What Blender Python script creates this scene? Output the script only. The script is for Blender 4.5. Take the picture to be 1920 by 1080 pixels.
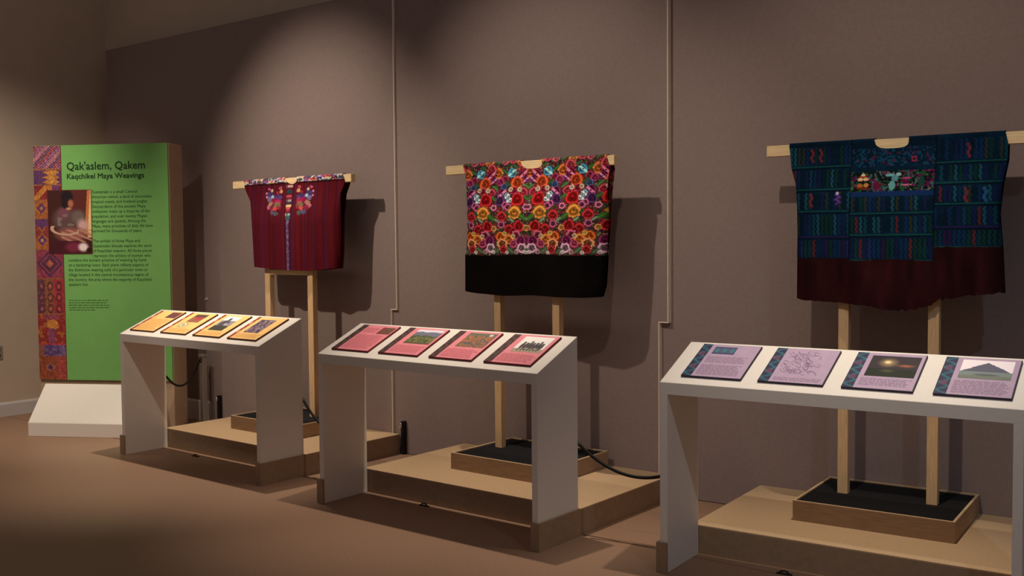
import bpy, bmesh, math, random
import numpy as np
from mathutils import Vector, Matrix

for o in list(bpy.data.objects):
    bpy.data.objects.remove(o, do_unlink=True)
scene = bpy.context.scene
COL = scene.collection

# ------------------------------------------------------------------ camera
YAW, PITCH, ROLL, FPX = -0.6649, -0.0465, -0.0084, 1924.64
fwd = Vector((math.sin(YAW)*math.cos(PITCH), math.cos(YAW)*math.cos(PITCH), math.sin(PITCH)))
rgt = Vector((math.cos(YAW), -math.sin(YAW), 0)); upv = rgt.cross(fwd)
r2 = rgt*math.cos(ROLL)+upv*math.sin(ROLL); u2 = -rgt*math.sin(ROLL)+upv*math.cos(ROLL)
cam = bpy.data.cameras.new('camera'); cam.sensor_width = 36; cam.lens = FPX*36/1920
cam.clip_start = 0.05
camo = bpy.data.objects.new('camera', cam); COL.objects.link(camo)
M = Matrix.Identity(4)
for i in range(3):
    M[i][0] = r2[i]; M[i][1] = u2[i]; M[i][2] = -fwd[i]
M[2][3] = 1.5
camo.matrix_world = M
scene.camera = camo

# ------------------------------------------------------------------ world, lights, exposure
w = bpy.data.worlds.new('room_ambience'); scene.world = w; w.use_nodes = True
w.node_tree.nodes['Background'].inputs[0].default_value = (1.0, 0.86, 0.79, 1)
WORLD = 0.12
w.node_tree.nodes['Background'].inputs[1].default_value = WORLD

def spot(loc, aim, watts, angle, blend=0.6, rad=0.035, col=(1.0, 0.86, 0.68)):
    l = bpy.data.lights.new('track_spot', 'SPOT'); l.energy = watts; l.spot_size = math.radians(angle)
    l.spot_blend = blend; l.color = col; l.shadow_soft_size = rad
    o = bpy.data.objects.new('track_spot', l); COL.objects.link(o); o.location = loc
    d = Vector(aim)-Vector(loc); o.rotation_euler = d.to_track_quat('-Z', 'Y').to_euler()
    return o
LIGHTS = [
    # front track: one head per garment
    ((-5.99, 2.55, 3.9), (-5.90, 5.1, 1.68), 300, 56, 0.9),
    ((-3.89, 2.46, 3.9), (-3.72, 5.1, 1.80), 185, 57, 0.9),
    ((-1.63, 2.22, 3.9), (-1.60, 5.2, 1.50), 150, 62, 0.9),
    # second track straight above the reading rails
    ((-5.80, 4.40, 3.9), (-5.90, 4.18, 0.9), 400, 50, 1.0),
    ((-3.60, 4.34, 3.9), (-3.66, 4.20, 0.9), 330, 48, 1.0),
    ((-1.45, 4.40, 3.9), (-1.60, 4.18, 0.9), 270, 46, 1.0),
    # heads for the introduction panel, its plinth and the left wall
    ((-7.40, 3.55, 3.9), (-7.60, 4.15, 0.4), 110, 42, 1.0),
    ((-6.90, 2.40, 3.9), (-9.00, 4.3, 0.45), 300, 68, 1.0),
    ((-4.90, 2.30, 3.9), (-7.00, 4.25, 0.8), 130, 40, 1.0),
    # added cool fill for the bluish light on the right unit, source unseen
    ((0.40, 2.30, 3.9), (-1.50, 4.6, 0.4), 62, 52, 1.0, 0.05, (0.55, 0.78, 1.0)),
]
for L_ in LIGHTS: spot(*L_)

scene.view_settings.view_transform = 'Standard'
scene.view_settings.look = 'None'
scene.view_settings.gamma = 1.0
scene.view_settings.exposure = 0.0
scene.view_settings.use_curve_mapping = False

# ------------------------------------------------------------------ helpers
def lin(c):
    a = np.asarray(c, float)/255.0
    return np.where(a <= 0.04045, a/12.92, ((a+0.055)/1.055)**2.4)

def mat(name, rgb, rough=0.7, noise=0.08, nscale=40, bump=0.0, bscale=200, spec=0.3, stretch=None, metal=0.0):
    """rgb = sRGB 0..255 base colour"""
    m = bpy.data.materials.new(name); m.use_nodes = True
    nt = m.node_tree; b = nt.nodes['Principled BSDF']
    b.inputs['Roughness'].default_value = rough; b.inputs['Specular IOR Level'].default_value = spec
    b.inputs['Metallic'].default_value = metal
    c = lin(rgb)
    tc = nt.nodes.new('ShaderNodeTexCoord'); mp = nt.nodes.new('ShaderNodeMapping')
    nt.links.new(tc.outputs['Object'], mp.inputs[0])
    if stretch: mp.inputs['Scale'].default_value = stretch
    if noise > 0:
        n = nt.nodes.new('ShaderNodeTexNoise'); n.inputs['Scale'].default_value = nscale
        n.inputs['Detail'].default_value = 4
        nt.links.new(mp.outputs[0], n.inputs['Vector'])
        r = nt.nodes.new('ShaderNodeValToRGB')
        r.color_ramp.elements[0].position = 0.3; r.color_ramp.elements[1].position = 0.7
        r.color_ramp.elements[0].color = (*(c*(1-noise)), 1); r.color_ramp.elements[1].color = (*np.minimum(c*(1+noise), 1), 1)
        nt.links.new(n.outputs['Fac'], r.inputs[0]); nt.links.new(r.outputs[0], b.inputs['Base Color'])
    else:
        b.inputs['Base Color'].default_value = (*c, 1)
    if bump > 0:
        n2 = nt.nodes.new('ShaderNodeTexNoise'); n2.inputs['Scale'].default_value = bscale
        nt.links.new(tc.outputs['Object'], n2.inputs['Vector'])
        bp = nt.nodes.new('ShaderNodeBump'); bp.inputs['Strength'].default_value = bump; bp.inputs['Distance'].default_value = 0.003
        nt.links.new(n2.outputs['Fac'], bp.inputs['Height']); nt.links.new(bp.outputs[0], b.inputs['Normal'])
    return m

def colmat(name, rough=0.9, spec=0.1, gain=1.0, bump=0.0):
    m = bpy.data.materials.new(name); m.use_nodes = True
    nt = m.node_tree; b = nt.nodes['Principled BSDF']
    b.inputs['Roughness'].default_value = rough; b.inputs['Specular IOR Level'].default_value = spec
    a = nt.nodes.new('ShaderNodeAttribute'); a.attribute_name = 'Col'
    nt.links.new(a.outputs['Color'], b.inputs['Base Color'])
    if bump:
        tc = nt.nodes.new('ShaderNodeTexCoord'); n2 = nt.nodes.new('ShaderNodeTexNoise'); n2.inputs['Scale'].default_value = 260
        nt.links.new(tc.outputs['Object'], n2.inputs['Vector'])
        bp = nt.nodes.new('ShaderNodeBump'); bp.inputs['Strength'].default_value = bump; bp.inputs['Distance'].default_value = 0.003
        nt.links.new(n2.outputs['Fac'], bp.inputs['Height']); nt.links.new(bp.outputs[0], b.inputs['Normal'])
    return m

MAT = dict(
    panel=mat('grey_brown_wall_fabric', (146, 128, 125), 0.95, 0.05, 60, 0.35, 420, 0.1),
    beige=mat('beige_wall_paint', (204, 184, 166), 0.9, 0.03, 6, 0.1, 300, 0.15),
    edge=mat('pale_panel_edge', (240, 222, 206), 0.8, 0.03, 30),
    base=mat('white_baseboard_paint', (205, 200, 200), 0.5, 0.02, 10),
    floor=mat('brown_linoleum_floor', (150, 118, 97), 0.55, 0.10, 90, 0.05, 300, 0.35),
    seam=mat('floor_seam', (70, 45, 35), 0.9, 0.0),
    white=mat('speckled_white_laminate', (234, 226, 220), 0.6, 0.05, 160, 0.04, 300, 0.3),
    kick=mat('brown_laminate', (158, 132, 108), 0.6, 0.08, 30, 0, 0, 0.3),
    deck=mat('tan_deck_vinyl', (196, 165, 131), 0.7, 0.06, 120, 0.05, 300, 0.2),
    pine=mat('pale_pine', (222, 184, 140), 0.6, 0.13, 9, 0.05, 200, 0.3, (14, 14, 1.0)),
    pineh=mat('pale_pine_crosswise_lit', (248, 214, 166), 0.6, 0.13, 9, 0.05, 200, 0.3, (1.0, 14, 14)),  # bars: extra paleness stands in for the stronger light on them
    ply=mat('maple_plywood', (168, 140, 114), 0.6, 0.14, 8, 0.03, 200, 0.3, (1.5, 1.5, 14)),
    plyedge=mat('pale_plywood_edge', (206, 176, 140), 0.6, 0.05, 60),
    black=mat('black_felt', (34, 33, 35), 0.95, 0.10, 120, 0.2, 300, 0.05),
    cord=mat('black_cord', (16, 13, 13), 0.6, 0.0),
    plastic=mat('black_plastic', (24, 22, 24), 0.45, 0.0),
    steel=mat('brushed_steel', (190, 188, 182), 0.35, 0.05, 40, metal=0.85, spec=0.5),
    chrome=mat('chrome', (235, 235, 235), 0.12, 0.0, metal=1.0, spec=0.5),
    tower=mat('tan_tower_side', (182, 156, 132), 0.8, 0.04, 30, 0.05, 200, 0.15),
    green=mat('green_printed_board', (118, 176, 98), 0.7, 0.03, 12, 0, 0, 0.2),
    ink_f=mat('mid_green_ink', (58, 100, 50), 0.8, 0.0),
    ink=mat('dark_green_ink', (26, 56, 26), 0.8, 0.0),
    orange=mat('orange_print', (250, 200, 128), 0.6, 0.05, 25),
    pink=mat('pink_print', (232, 140, 153), 0.6, 0.05, 25),
    lilac=mat('lilac_print', (182, 158, 186), 0.6, 0.05, 25),
    edge_o=mat('dark_brown_board_edge', (96, 52, 26), 0.7, 0.0),
    edge_p=mat('dark_red_board_edge', (110, 34, 40), 0.7, 0.0),
    edge_l=mat('dark_slate_board_edge', (58, 50, 66), 0.7, 0.0),
    ink_o=mat('brown_ink', (222, 160, 96), 0.8, 0.0),
    ink_p=mat('rose_ink', (206, 104, 122), 0.8, 0.0),
    ink_l=mat('grey_purple_ink', (158, 132, 160), 0.8, 0.0),
    ink_d=mat('grey_drawing_ink', (132, 110, 138), 0.8, 0.0),
    print=colmat('printed_picture', 0.6, 0.25),
    cloth=colmat('woven_cloth', 0.95, 0.05, bump=0.3),
    plate=mat('ivory_wall_plate', (150, 138, 122), 0.5, 0.0),
)

def link(o, parent=None):
    COL.objects.link(o)
    if parent is not None: o.parent = parent
    return o

def obj(name, bm, m, parent=None, smooth=False):
    me = bpy.data.meshes.new(name)
    bmesh.ops.recalc_face_normals(bm, faces=bm.faces)
    bm.to_mesh(me); bm.free()
    me.materials.append(MAT[m] if isinstance(m, str) else m)
    if smooth:
        for p in me.polygons: p.use_smooth = True
    return link(bpy.data.objects.new(name, me), parent)

def thing(name, label, cat, loc=(0, 0, 0), rz=0.0, group=None):
    o = bpy.data.objects.new(name, None); COL.objects.link(o)
    o.empty_display_size = 0.1
    o.location = loc; o.rotation_euler = (0, 0, rz)
    return tag(o, label, cat, group)

def tag(o, label, cat, group=None):
    o['label'] = label; o['category'] = cat
    if group: o['group'] = group
    return o

def struct(o):
    o['kind'] = 'structure'; return o

def add_box(bm, a, b, bevel=0.0):
    vs = [bm.verts.new((x, y, z)) for x in (a[0], b[0]) for y in (a[1], b[1]) for z in (a[2], b[2])]
    fs = [(0, 1, 3, 2), (4, 6, 7, 5), (0, 4, 5, 1), (2, 3, 7, 6), (0, 2, 6, 4), (1, 5, 7, 3)]
    F = [bm.faces.new([vs[i] for i in f]) for f in fs]
    if bevel > 0:
        es = list({e for f in F for e in f.edges})
        bmesh.ops.bevel(bm, geom=es, offset=bevel, segments=1, affect='EDGES', profile=0.5)
    return bm

def box(a, b, bevel=0.0):
    return add_box(bmesh.new(), a, b, bevel)

def add_prism(bm, poly, ax, lo, hi, bevel=0.0):
    """poly: 2D list; ax: axis of extrusion 'x' (poly in y,z), 'z' (poly in x,y), 'y' (poly in x,z)"""
    def P(p, t):
        return {'x': (t, p[0], p[1]), 'y': (p[0], t, p[1]), 'z': (p[0], p[1], t)}[ax]
    A = [bm.verts.new(P(p, lo)) for p in poly]; B = [bm.verts.new(P(p, hi)) for p in poly]
    n = len(poly)
    F = [bm.faces.new(A), bm.faces.new(B[::-1])]
    for i in range(n):
        F.append(bm.faces.new((A[i], A[(i+1) % n], B[(i+1) % n], B[i])))
    if bevel > 0:
        es = list({e for f in F for e in f.edges})
        bmesh.ops.bevel(bm, geom=es, offset=bevel, segments=1, affect='EDGES', profile=0.5)
    return bm

def prism(poly, ax, lo, hi, bevel=0.0):
    return add_prism(bmesh.new(), poly, ax, lo, hi, bevel)

def tube(pts, r, n=10):
    bm = bmesh.new(); rings = []
    pts = [Vector(p) for p in pts]
    for i, p in enumerate(pts):
        t = (pts[min(i+1, len(pts)-1)]-pts[max(i-1, 0)]).normalized()
        a = t.cross(Vector((0, 0, 1)))
        if a.length < 1e-3: a = t.cross(Vector((1, 0, 0)))
        a.normalize(); b = t.cross(a)
        rings.append([bm.verts.new(p+(a*math.cos(2*math.pi*k/n)+b*math.sin(2*math.pi*k/n))*r) for k in range(n)])
    for i in range(len(rings)-1):
        for k in range(n):
            bm.faces.new((rings[i][k], rings[i][(k+1) % n], rings[i+1][(k+1) % n], rings[i+1][k]))
    bm.faces.new(rings[0]); bm.faces.new(rings[-1][::-1])
    return bm

def colgrid(name, nx, nz, posfn, colfn, m, parent=None, smooth=False, close=False):
    """grid mesh; posfn(u,v)->xyz arrays, colfn(u,v)->rgb sRGB 0..255 arrays; u,v in 0..1 (v downward)"""
    u, v = np.meshgrid(np.linspace(0, 1, nx), np.linspace(0, 1, nz))
    u = u.ravel(); v = v.ravel()
    X = np.stack(posfn(u, v), 1); C = lin(np.clip(colfn(u, v), 0, 255))
    idx = np.arange(nx*nz).reshape(nz, nx)
    q = np.stack([idx[:-1, :-1], idx[1:, :-1], idx[1:, 1:], idx[:-1, 1:]], -1).reshape(-1, 4)
    me = bpy.data.meshes.new(name)
    me.from_pydata(X.tolist(), [], q.tolist())
    a = me.color_attributes.new('Col', 'FLOAT_COLOR', 'POINT')
    a.data.foreach_set('color', np.concatenate([C, np.ones((len(C), 1))], 1).astype(np.float32).ravel())
    me.materials.append(MAT[m])
    if smooth: me.polygons.foreach_set('use_smooth', [True]*len(me.polygons))
    me.update()
    return link(bpy.data.objects.new(name, me), parent)

RNG = np.random.default_rng(7)
def vnoise(x, y, seed=0):
    """value noise 0..1"""
    xi = np.floor(x).astype(int); yi = np.floor(y).astype(int); fx = x-xi; fy = y-yi
    fx = fx*fx*(3-2*fx); fy = fy*fy*(3-2*fy)
    def h(a, b):
        n = np.sin(a*127.1+b*311.7+seed*74.7)*43758.5453
        return n-np.floor(n)
    return (h(xi, yi)*(1-fx)+h(xi+1, yi)*fx)*(1-fy)+(h(xi, yi+1)*(1-fx)+h(xi+1, yi+1)*fx)*fy

def mix(C, m, c):
    m = np.clip(np.asarray(m, float), 0, 1)[:, None]
    return C*(1-m)+np.asarray(c, float)*m

def blob(C, u, v, cx, cy, rx, ry, c, soft=0.35):
    d = np.sqrt(((u-cx)/rx)**2+((v-cy)/ry)**2)
    return mix(C, (1-d)/soft, c)

# ------------------------------------------------------------------ room shell
XL, YB = -9.0, 5.32
fl = bpy.data.objects.new('floor', None)
fl = struct(obj('floor', box((-9.3, -3.5, -0.12), (6.0, 5.6, -0.012)), 'seam'))
SEAM_Y = 4.285
obj('floor_sheet', box((-9.3, -3.5, -0.012), (6.0, SEAM_Y-0.004, 0.0)), 'floor', fl)
obj('floor_sheet', box((-9.3, SEAM_Y+0.004, -0.012), (6.0, 5.6, 0.0)), 'floor', fl)
struct(obj('wall_left', box((XL-0.15, -3.5, 0), (XL, 5.6, 4.4)), 'beige'))
wb = struct(obj('wall_back', prism([(XL, YB), (-2.6, YB), (1.7, YB+4.3*0.0707), (1.7, YB+0.6), (XL, YB+0.2)], 'z', 0, 4.4), 'beige'))
struct(obj('baseboard_left', prism([(XL, 0), (XL+0.018, 0), (XL+0.018, 0.105), (XL+0.008, 0.122), (XL, 0.122)], 'y', -3.5, YB), 'base'))

# grey fabric-covered display panels standing before the back wall; each is proud of the next
PT, JOG = 3.262, 1.022
Y1, Y2 = 5.175, 5.190
XS1, XS2 = -5.090, -2.930
A3 = 0.0706
def y3(x): return 5.2224+(x+2.93)*math.tan(A3)
def lpanel(name, x0l, x0u, x1l, x1u, yf0, yf1):
    poly = [(x0l, 0.004), (x1l, 0.004), (x1l, JOG), (x1u, JOG), (x1u, PT), (x0u, PT), (x0u, JOG), (x0l, JOG)]
    if abs(x0l-x0u) < 1e-6: poly = poly[:6]
    if abs(x1l-x1u) < 1e-6: poly = [p for i, p in enumerate(poly) if i not in (2, 3)]
    bm = bmesh.new()
    xm0, xm1 = min(x0l, x0u), max(x1l, x1u)
    def yf(x): return yf0+(yf1-yf0)*(x-xm0)/(xm1-xm0)
    A = [bm.verts.new((p[0], yf(p[0]), p[1])) for p in poly]; B = [bm.verts.new((p[0], YB+max(0.0, p[0]+2.6)*0.0707-0.004, p[1])) for p in poly]
    n = len(poly)
    bm.faces.new(A); bm.faces.new(B[::-1])
    for i in range(n): bm.faces.new((A[i], A[(i+1) % n], B[(i+1) % n], B[i]))
    return obj(name, bm, 'panel', wb)
p1 = lpanel('wall_panel', -8.752, -8.752, XS1-0.053, XS1, Y1, Y1)
p2 = lpanel('wall_panel', XS1-0.047, XS1+0.006, XS2-0.060, XS2, Y2, Y2)
p3 = lpanel('wall_panel', XS2-0.054, XS2+0.006, 1.6, 1.6, y3(XS2-0.054), y3(1.6))
def edge_strip(xu, xl, y0, y1, parent):
    bm = bmesh.new()
    add_box(bm, (xu-0.002, y0-0.003, JOG), (xu+0.003, y1+0.012, PT))
    add_box(bm, (xl-0.002, y0-0.003, 0.004), (xl+0.003, y1+0.012, JOG-0.006))
    add_box(bm, (xl-0.002, y0-0.003, JOG-0.006), (xu+0.003, y1+0.012, JOG))
    obj('edge_strip', bm, 'edge', parent)
edge_strip(XS1, XS1-0.053, Y1, Y2, p1)
edge_strip(XS2, XS2-0.060, Y2, y3(XS2), p2)
struct(obj('baseboard_back', prism([(Y1-0.016, 0), (Y1, 0), (Y1, 0.17), (Y1-0.006, 0.17), (Y1-0.016, 0.155)], 'x', -8.75, -7.27), 'base'))

# ------------------------------------------------------------------ the three display units
D, HF, HB, PH, T, BH = 0.3389, 0.8619, 1.0129, 0.1384, 0.036, 0.0978
UN = {
    1: dict(x=-6.6681, y=3.9927, a=-0.0108, W=1.571, b=(0.4209, 0.6172, 1.1528, 1.165), posts=(0.425, 0.912), pw=0.058, bar=(0.053, 1.392)),
    2: dict(x=-4.4885, y=3.9178, a=-0.0037, W=1.569, b=(0.4399, 0.6398, 1.1718, 1.232), posts=(0.532, 0.972), pw=0.05, bar=(0.149, 1.404)),
    3: dict(x=-2.3000, y=3.9990, a=0.0706, W=1.4723, b=(0.3836, 0.6631, 1.1155, 1.255), posts=(0.513, 0.933), pw=0.05, bar=(0.144, 1.40)),
}
def wallY(i, x):
    return Y1 if i == 1 else Y2 if i == 2 else y3(x)
def local_back(i, lx):
    """local y where the unit's side line meets the wall face"""
    u = UN[i]; ca, sa = math.cos(u['a']), math.sin(u['a'])
    ly = 1.2
    for _ in range(20):
        wx = u['x']+lx*ca-ly*sa
        ly = (wallY(i, wx)-u['y']-lx*sa)/ca
    return ly-0.003

WHO = {1: ('beside the green introduction panel, holding orange text boards', 'in front of the small maroon blouse', 'maroon'),
       2: ('in the middle, holding pink text boards', 'in front of the flower-covered blouse', 'flowered'),
       3: ('nearest on the right, holding lilac text boards', 'in front of the blue blouse', 'blue')}
SL = (HB-HF)/D; SA = math.atan(SL)

def build_unit(i):
    u = UN[i]; W = u['W']; loc = (u['x'], u['y'], 0); a = u['a']
    # --- reading rail
    rail = thing('reading_rail', 'white sloping reading rail ' + WHO[i][0], 'reading rail', loc, a, 'white reading rails')
    TH = 0.055
    obj('rail_top', prism([(0, HF-TH), (D, HB-TH), (D, HB), (0, HF)], 'x', 0, W, 0.0015), 'white', rail)
    for s, x0 in ((0, 0.0), (1, W-T)):
        leg = obj('leg', prism([(0, 0.0), (D, 0.0), (D, HB-TH), (0, HF-TH)], 'x', x0, x0+T, 0.0012), 'white', rail)
        kb = bmesh.new()
        if s == 0:
            add_prism(kb, [(-0.014, -0.012), (T+0.002, -0.012), (T+0.002, -0.0005), (-0.0005, -0.0005), (-0.0005, D), (-0.014, D)], 'z', 0, PH)
        else:
            add_prism(kb, [(W-T-0.002, -0.012), (W+0.014, -0.012), (W+0.014, D), (W+0.0005, D), (W+0.0005, -0.0005), (W-T-0.002, -0.0005)], 'z', 0, PH)
        obj('kick_plate', kb, 'kick', leg)
    # --- platform
    b0, b1 = local_back(i, 0), local_back(i, W)
    pf = thing('display_platform', 'low tan-topped brown platform ' + WHO[i][1].replace('in front of', 'under'), 'platform', loc, a, 'low display platforms')
    g = 0.004
    obj('deck', prism([(0.0, D+g), (W+0.012, D+g), (W+0.012, b1), (0.0, b0)], 'z', PH-0.006, PH), 'deck', pf)
    obj('front_board', box((0.0, D+g, 0), (W+0.012, D+g+0.018, PH-0.006)), 'kick', pf)
    obj('side_board', prism([(0, D+g+0.018), (0.018, D+g+0.018), (0.018, b0), (0, b0)], 'z', 0, PH-0.006), 'kick', pf)
    obj('side_board', prism([(W-0.006, D+g+0.018), (W+0.012, D+g+0.018), (W+0.012, b1), (W-0.006, b1)], 'z', 0, PH-0.006), 'kick', pf)
    # --- stand
    st = thing('garment_stand', 'pale wooden T-shaped stand holding up the %s blouse' % {1: 'small maroon', 2: 'flower-covered', 3: 'blue and brown'}[i], 'stand', loc, a, 'wooden garment stands')
    x0, y0, x1, y1 = u['b']; k = 0.012; zt = PH+BH
    for p, q in (((x0, y0), (x1, y0+k)), ((x0, y1-k), (x1, y1)), ((x0, y0+k), (x0+k, y1-k)), ((x1-k, y0+k), (x1, y1-k))):
        bd = obj('base_board', box((*p, PH), (*q, zt-0.003)), 'ply', st)
        obj('board_edge', box((*p, zt-0.003), (*q, zt)), 'plyedge', bd)
    obj('base_top', box((x0+k, y0+k, zt-0.03), (x1-k, y1-k, zt-0.008)), 'black', st)
    yb0, yb1 = 0.945, 0.990
    for px in u['posts']:
        obj('post', box((px, yb0, zt-0.008), (px+u['pw'], yb1, 1.914), 0.002), 'pine', st)
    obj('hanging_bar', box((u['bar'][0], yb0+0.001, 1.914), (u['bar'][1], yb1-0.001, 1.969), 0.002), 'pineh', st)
    if i == 1:
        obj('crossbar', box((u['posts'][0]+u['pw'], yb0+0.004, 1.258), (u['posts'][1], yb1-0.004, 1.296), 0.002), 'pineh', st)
for i in UN: build_unit(i)

# ------------------------------------------------------------------ garments
def interp(tab, z):
    t = sorted(tab); return np.interp(z, [p[0] for p in t], [p[1] for p in t])

def garment(i, label, left, right, bottom, neck, colfn, nx, nz, depth, ripples, hem=None, names=None, halfback=None):
    """left/right: [(z,x)], bottom: [(x,z)], neck=(cx,halfwidth,depth,power)"""
    u0 = UN[i]
    g = thing('woven_blouse', label, 'blouse', (u0['x'], u0['y'], 0), u0['a'], 'woven blouses on stands')
    yc = 0.9675; ztop = 1.973
    def sheet(name, sgn, n_x, n_z, vlo, vhi, nk, cf):
        def pos(u, v):
            vv = vlo(u)+(vhi(u)-vlo(u))*v if callable(vlo) else vlo+(vhi-vlo)*v
            zb = interp(bottom, interp(left, 1.25)+u*(interp(right, 1.25)-interp(left, 1.25)))
            zt0 = ztop-nk[2]*np.clip(1-np.abs((u-nk[0])/nk[1])**nk[3], 0, 1)**(1/nk[3])
            z = zt0+(zb-zt0)*vv
            zz = ztop+(zb-ztop)*vv
            xl = interp(left, z); xr = interp(right, z)
            x = xl+(xr-xl)*u
            low = np.clip((1.93-z)/0.3, 0, 1); low = low*low*(3-2*low)
            e = np.clip(1-np.abs(2*u-1)**10, 0, 1)**0.5
            dd = (0.0275+(depth-0.0275)*low)
            dd = dd*(1-low)+dd*low*(0.15+0.85*e)
            # fold over the bar at the very top
            top = np.clip((z-1.962)/0.011, 0, 1)
            inneck = np.abs(u-nk[0]) < nk[1]
            dd = np.where(inneck, dd, dd*np.sqrt(np.clip(1-0.55*top**2, 0, 1)))
            dd = dd+low*ripples(u, z)*e
            y = yc-sgn*dd
            return x, y, z
        return colgrid(name, n_x, n_z, pos, lambda u, v: cf(*pos(u, v)), 'cloth', g, True)
    hb = hem if hem is not None else None
    if hb is None:
        sheet(names[0], 1, nx, nz, 0, 1, neck, colfn)
        back = sheet('back_panel', -1, 40, 60, 0, 1, (neck[0], neck[1], neck[2]*0.35, neck[3]), colfn)
    else:
        sheet(names[0], 1, nx, nz, lambda u: 0*u, hb, neck, colfn)
        sheet(names[1], 1, max(60, nx//2), 50, hb, lambda u: 0*u+1, neck, colfn)
        back = sheet('back_panel', -1, 60, 60, 0, 1, (neck[0], neck[1], neck[2]*0.35, neck[3]), colfn)
    # shoulder strips joining front and back over the bar
    for (ua, ub) in ((0, neck[0]-neck[1]*1.0), (neck[0]+neck[1]*1.0, 1)):
        def pos(u, v, ua=ua, ub=ub):
            uu = ua+(ub-ua)*u
            xl = interp(left, np.full_like(u, ztop)); xr = interp(right, np.full_like(u, ztop))
            x = xl+(xr-xl)*uu
            a_ = (v-0.5)*2
            y = yc+a_*0.0185
            z = ztop+0.004*(1-a_**2)
            return x, y, z
        colgrid('shoulder', max(20, nx//3), 6, pos, lambda u, v, pos=pos: colfn(pos(u, v)[0], pos(u, v)[1]*0+0.9, np.full_like(u, 1.968)), 'cloth', g, True)
    return g

# --- 1: maroon blouse with embroidered chest
CX1 = 0.745
EMB = [(500, 370, 24, (200, 90, 150)), (548, 402, 22, (230, 200, 170)), (464, 440, 20, (215, 140, 170)), (470, 500, 20, (215, 140, 180)),
       (525, 470, 52, (70, 60, 120)), (520, 540, 40, (120, 110, 150)), (572, 500, 28, (170, 200, 225)), (640, 515, 50, (60, 60, 120)), (690, 520, 36, (80, 70, 130)),
       (690, 365, 30, (175, 80, 100)), (705, 418, 30, (225, 170, 120)), (650, 440, 26, (150, 50, 80)),
       (620, 572, 60, (150, 30, 75)), (680, 585, 45, (170, 40, 85)), (545, 610, 40, (175, 130, 110)), (660, 640, 55, (120, 110, 80)),
       (515, 662, 34, (205, 120, 140)), (560, 690, 40, (140, 40, 70)), (630, 695, 34, (210, 80, 80)), (690, 680, 30, (150, 40, 60)),
       (590, 755, 36, (90, 90, 130)), (655, 770, 34, (70, 100, 105))]
def col1(x, y, z):
    n = len(x)
    C = np.tile(np.array([88., 20, 30]), (n, 1))
    C *= (0.85+0.3*vnoise(x*60, z*2, 3))[:, None]
    st = vnoise(x*75, z*0+1, 9)
    C = mix(C, (st > 0.76)*0.4, (60, 28, 62)); C = mix(C, (st < 0.16)*0.4, (104, 24, 32))
    C = mix(C, (np.abs(((x-0.04) % 0.118)-0.059) < 0.003)*0.6, (66, 46, 96))
    # embroidery, from crop pixels: px -> local
    def X(c): return CX1+(c-845)/8.727*0.0060
    def Z(c): return 1.905-(c-350)/8.727*0.00405
    fr = y < 0.967
    for (cx, cy, r, c) in EMB:
        for s in (1, -1):
            xx = CX1+s*(X(cx)-CX1)
            d = np.sqrt(((x-xx)/(r*0.00068))**2+((z-Z(cy))/(r*0.00046))**2)
            rag = 0.75+0.5*vnoise(x*160, z*160, 5)
            C = mix(C, ((d < rag) & fr & (vnoise(x*300, z*300, int(cx)) > 0.2))*0.92, np.array(c, float)*(0.7+0.6*vnoise(x*220, z*260, 12))[:, None])
    rows = [(345, (215, 170, 170)), (415, (40, 70, 75)), (440, (40, 66, 70)), (500, (190, 80, 100)), (540, (120, 40, 60)), (575, (170, 165, 170)), (605, (60, 60, 80)), (655, (238, 205, 160)),
            (685, (200, 110, 80)), (712, (200, 70, 100)), (740, (150, 50, 70)), (790, (150, 190, 195)), (825, (60, 115, 120)), (850, (60, 100, 105))]
    for cy, c in rows:
        wv = 0.034*(0.7+0.5*vnoise(x*90, z*40, cy))
        k = (np.abs(z-Z(cy)) < 0.0085) & (np.abs(x-CX1) < wv) & (vnoise(x*110+3, z*50, 2) > 0.22) & fr
        C = mix(C, k*0.95, c)
    k = (np.abs(x-CX1-0.002) < 0.017*(0.8+0.4*vnoise(z*60, x*0, 4))) & (z < Z(868)) & fr
    C = mix(C, k*0.85, (96, 88, 142)); C = mix(C, (k & (vnoise(z*90, x*60, 8) > 0.6))*0.6, (150, 145, 190))
    # patterned shoulder band
    band = z > 1.938-0.006*vnoise(x*20, x*0, 3)
    bx = np.floor(x/0.052); pal = np.array([(170, 60, 90), (60, 60, 130), (225, 190, 130), (40, 75, 95), (150, 110, 170), (190, 60, 50), (210, 200, 215), (90, 30, 70), (50, 90, 80)], float)
    tint = pal[((bx*5+np.floor(z/0.018)*3).astype(int)) % len(pal)]
    tint = np.where((vnoise(x*120, z*120, 6) > 0.62)[:, None], pal[((bx*3+np.floor(x/0.013)+4).astype(int)) % len(pal)]*1.05, tint)
    tint = np.where((vnoise(x*90+7, z*100, 16) > 0.80)[:, None], np.array([226., 214, 206]), tint)
    C = np.where(band[:, None], tint, C)
    C = np.where(((z < 1.938) & (z > 1.926))[:, None], C*0.55, C)
    return C
garment(1, 'small maroon striped blouse with embroidered birds at the neck, beside the green panel',
        [(1.984, 0.194), (1.912, 0.211), (1.809, 0.278), (1.587, 0.292), (1.317, 0.309), (1.2, 0.312)],
        [(1.984, 1.296), (1.955, 1.32), (1.913, 1.335), (1.831, 1.29), (1.657, 1.277), (1.408, 1.265), (1.30, 1.248)],
        [(0.309, 1.317), (0.466, 1.308), (0.644, 1.298), (0.967, 1.293), (1.10, 1.302), (1.246, 1.315)],
        (0.500, 0.060, 0.050, 2.0), col1, 260, 190, 0.062,
        lambda u, z: 0.006*np.sin(u*26)+0.004*np.sin(u*41+1), names=('front_panel',))

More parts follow.
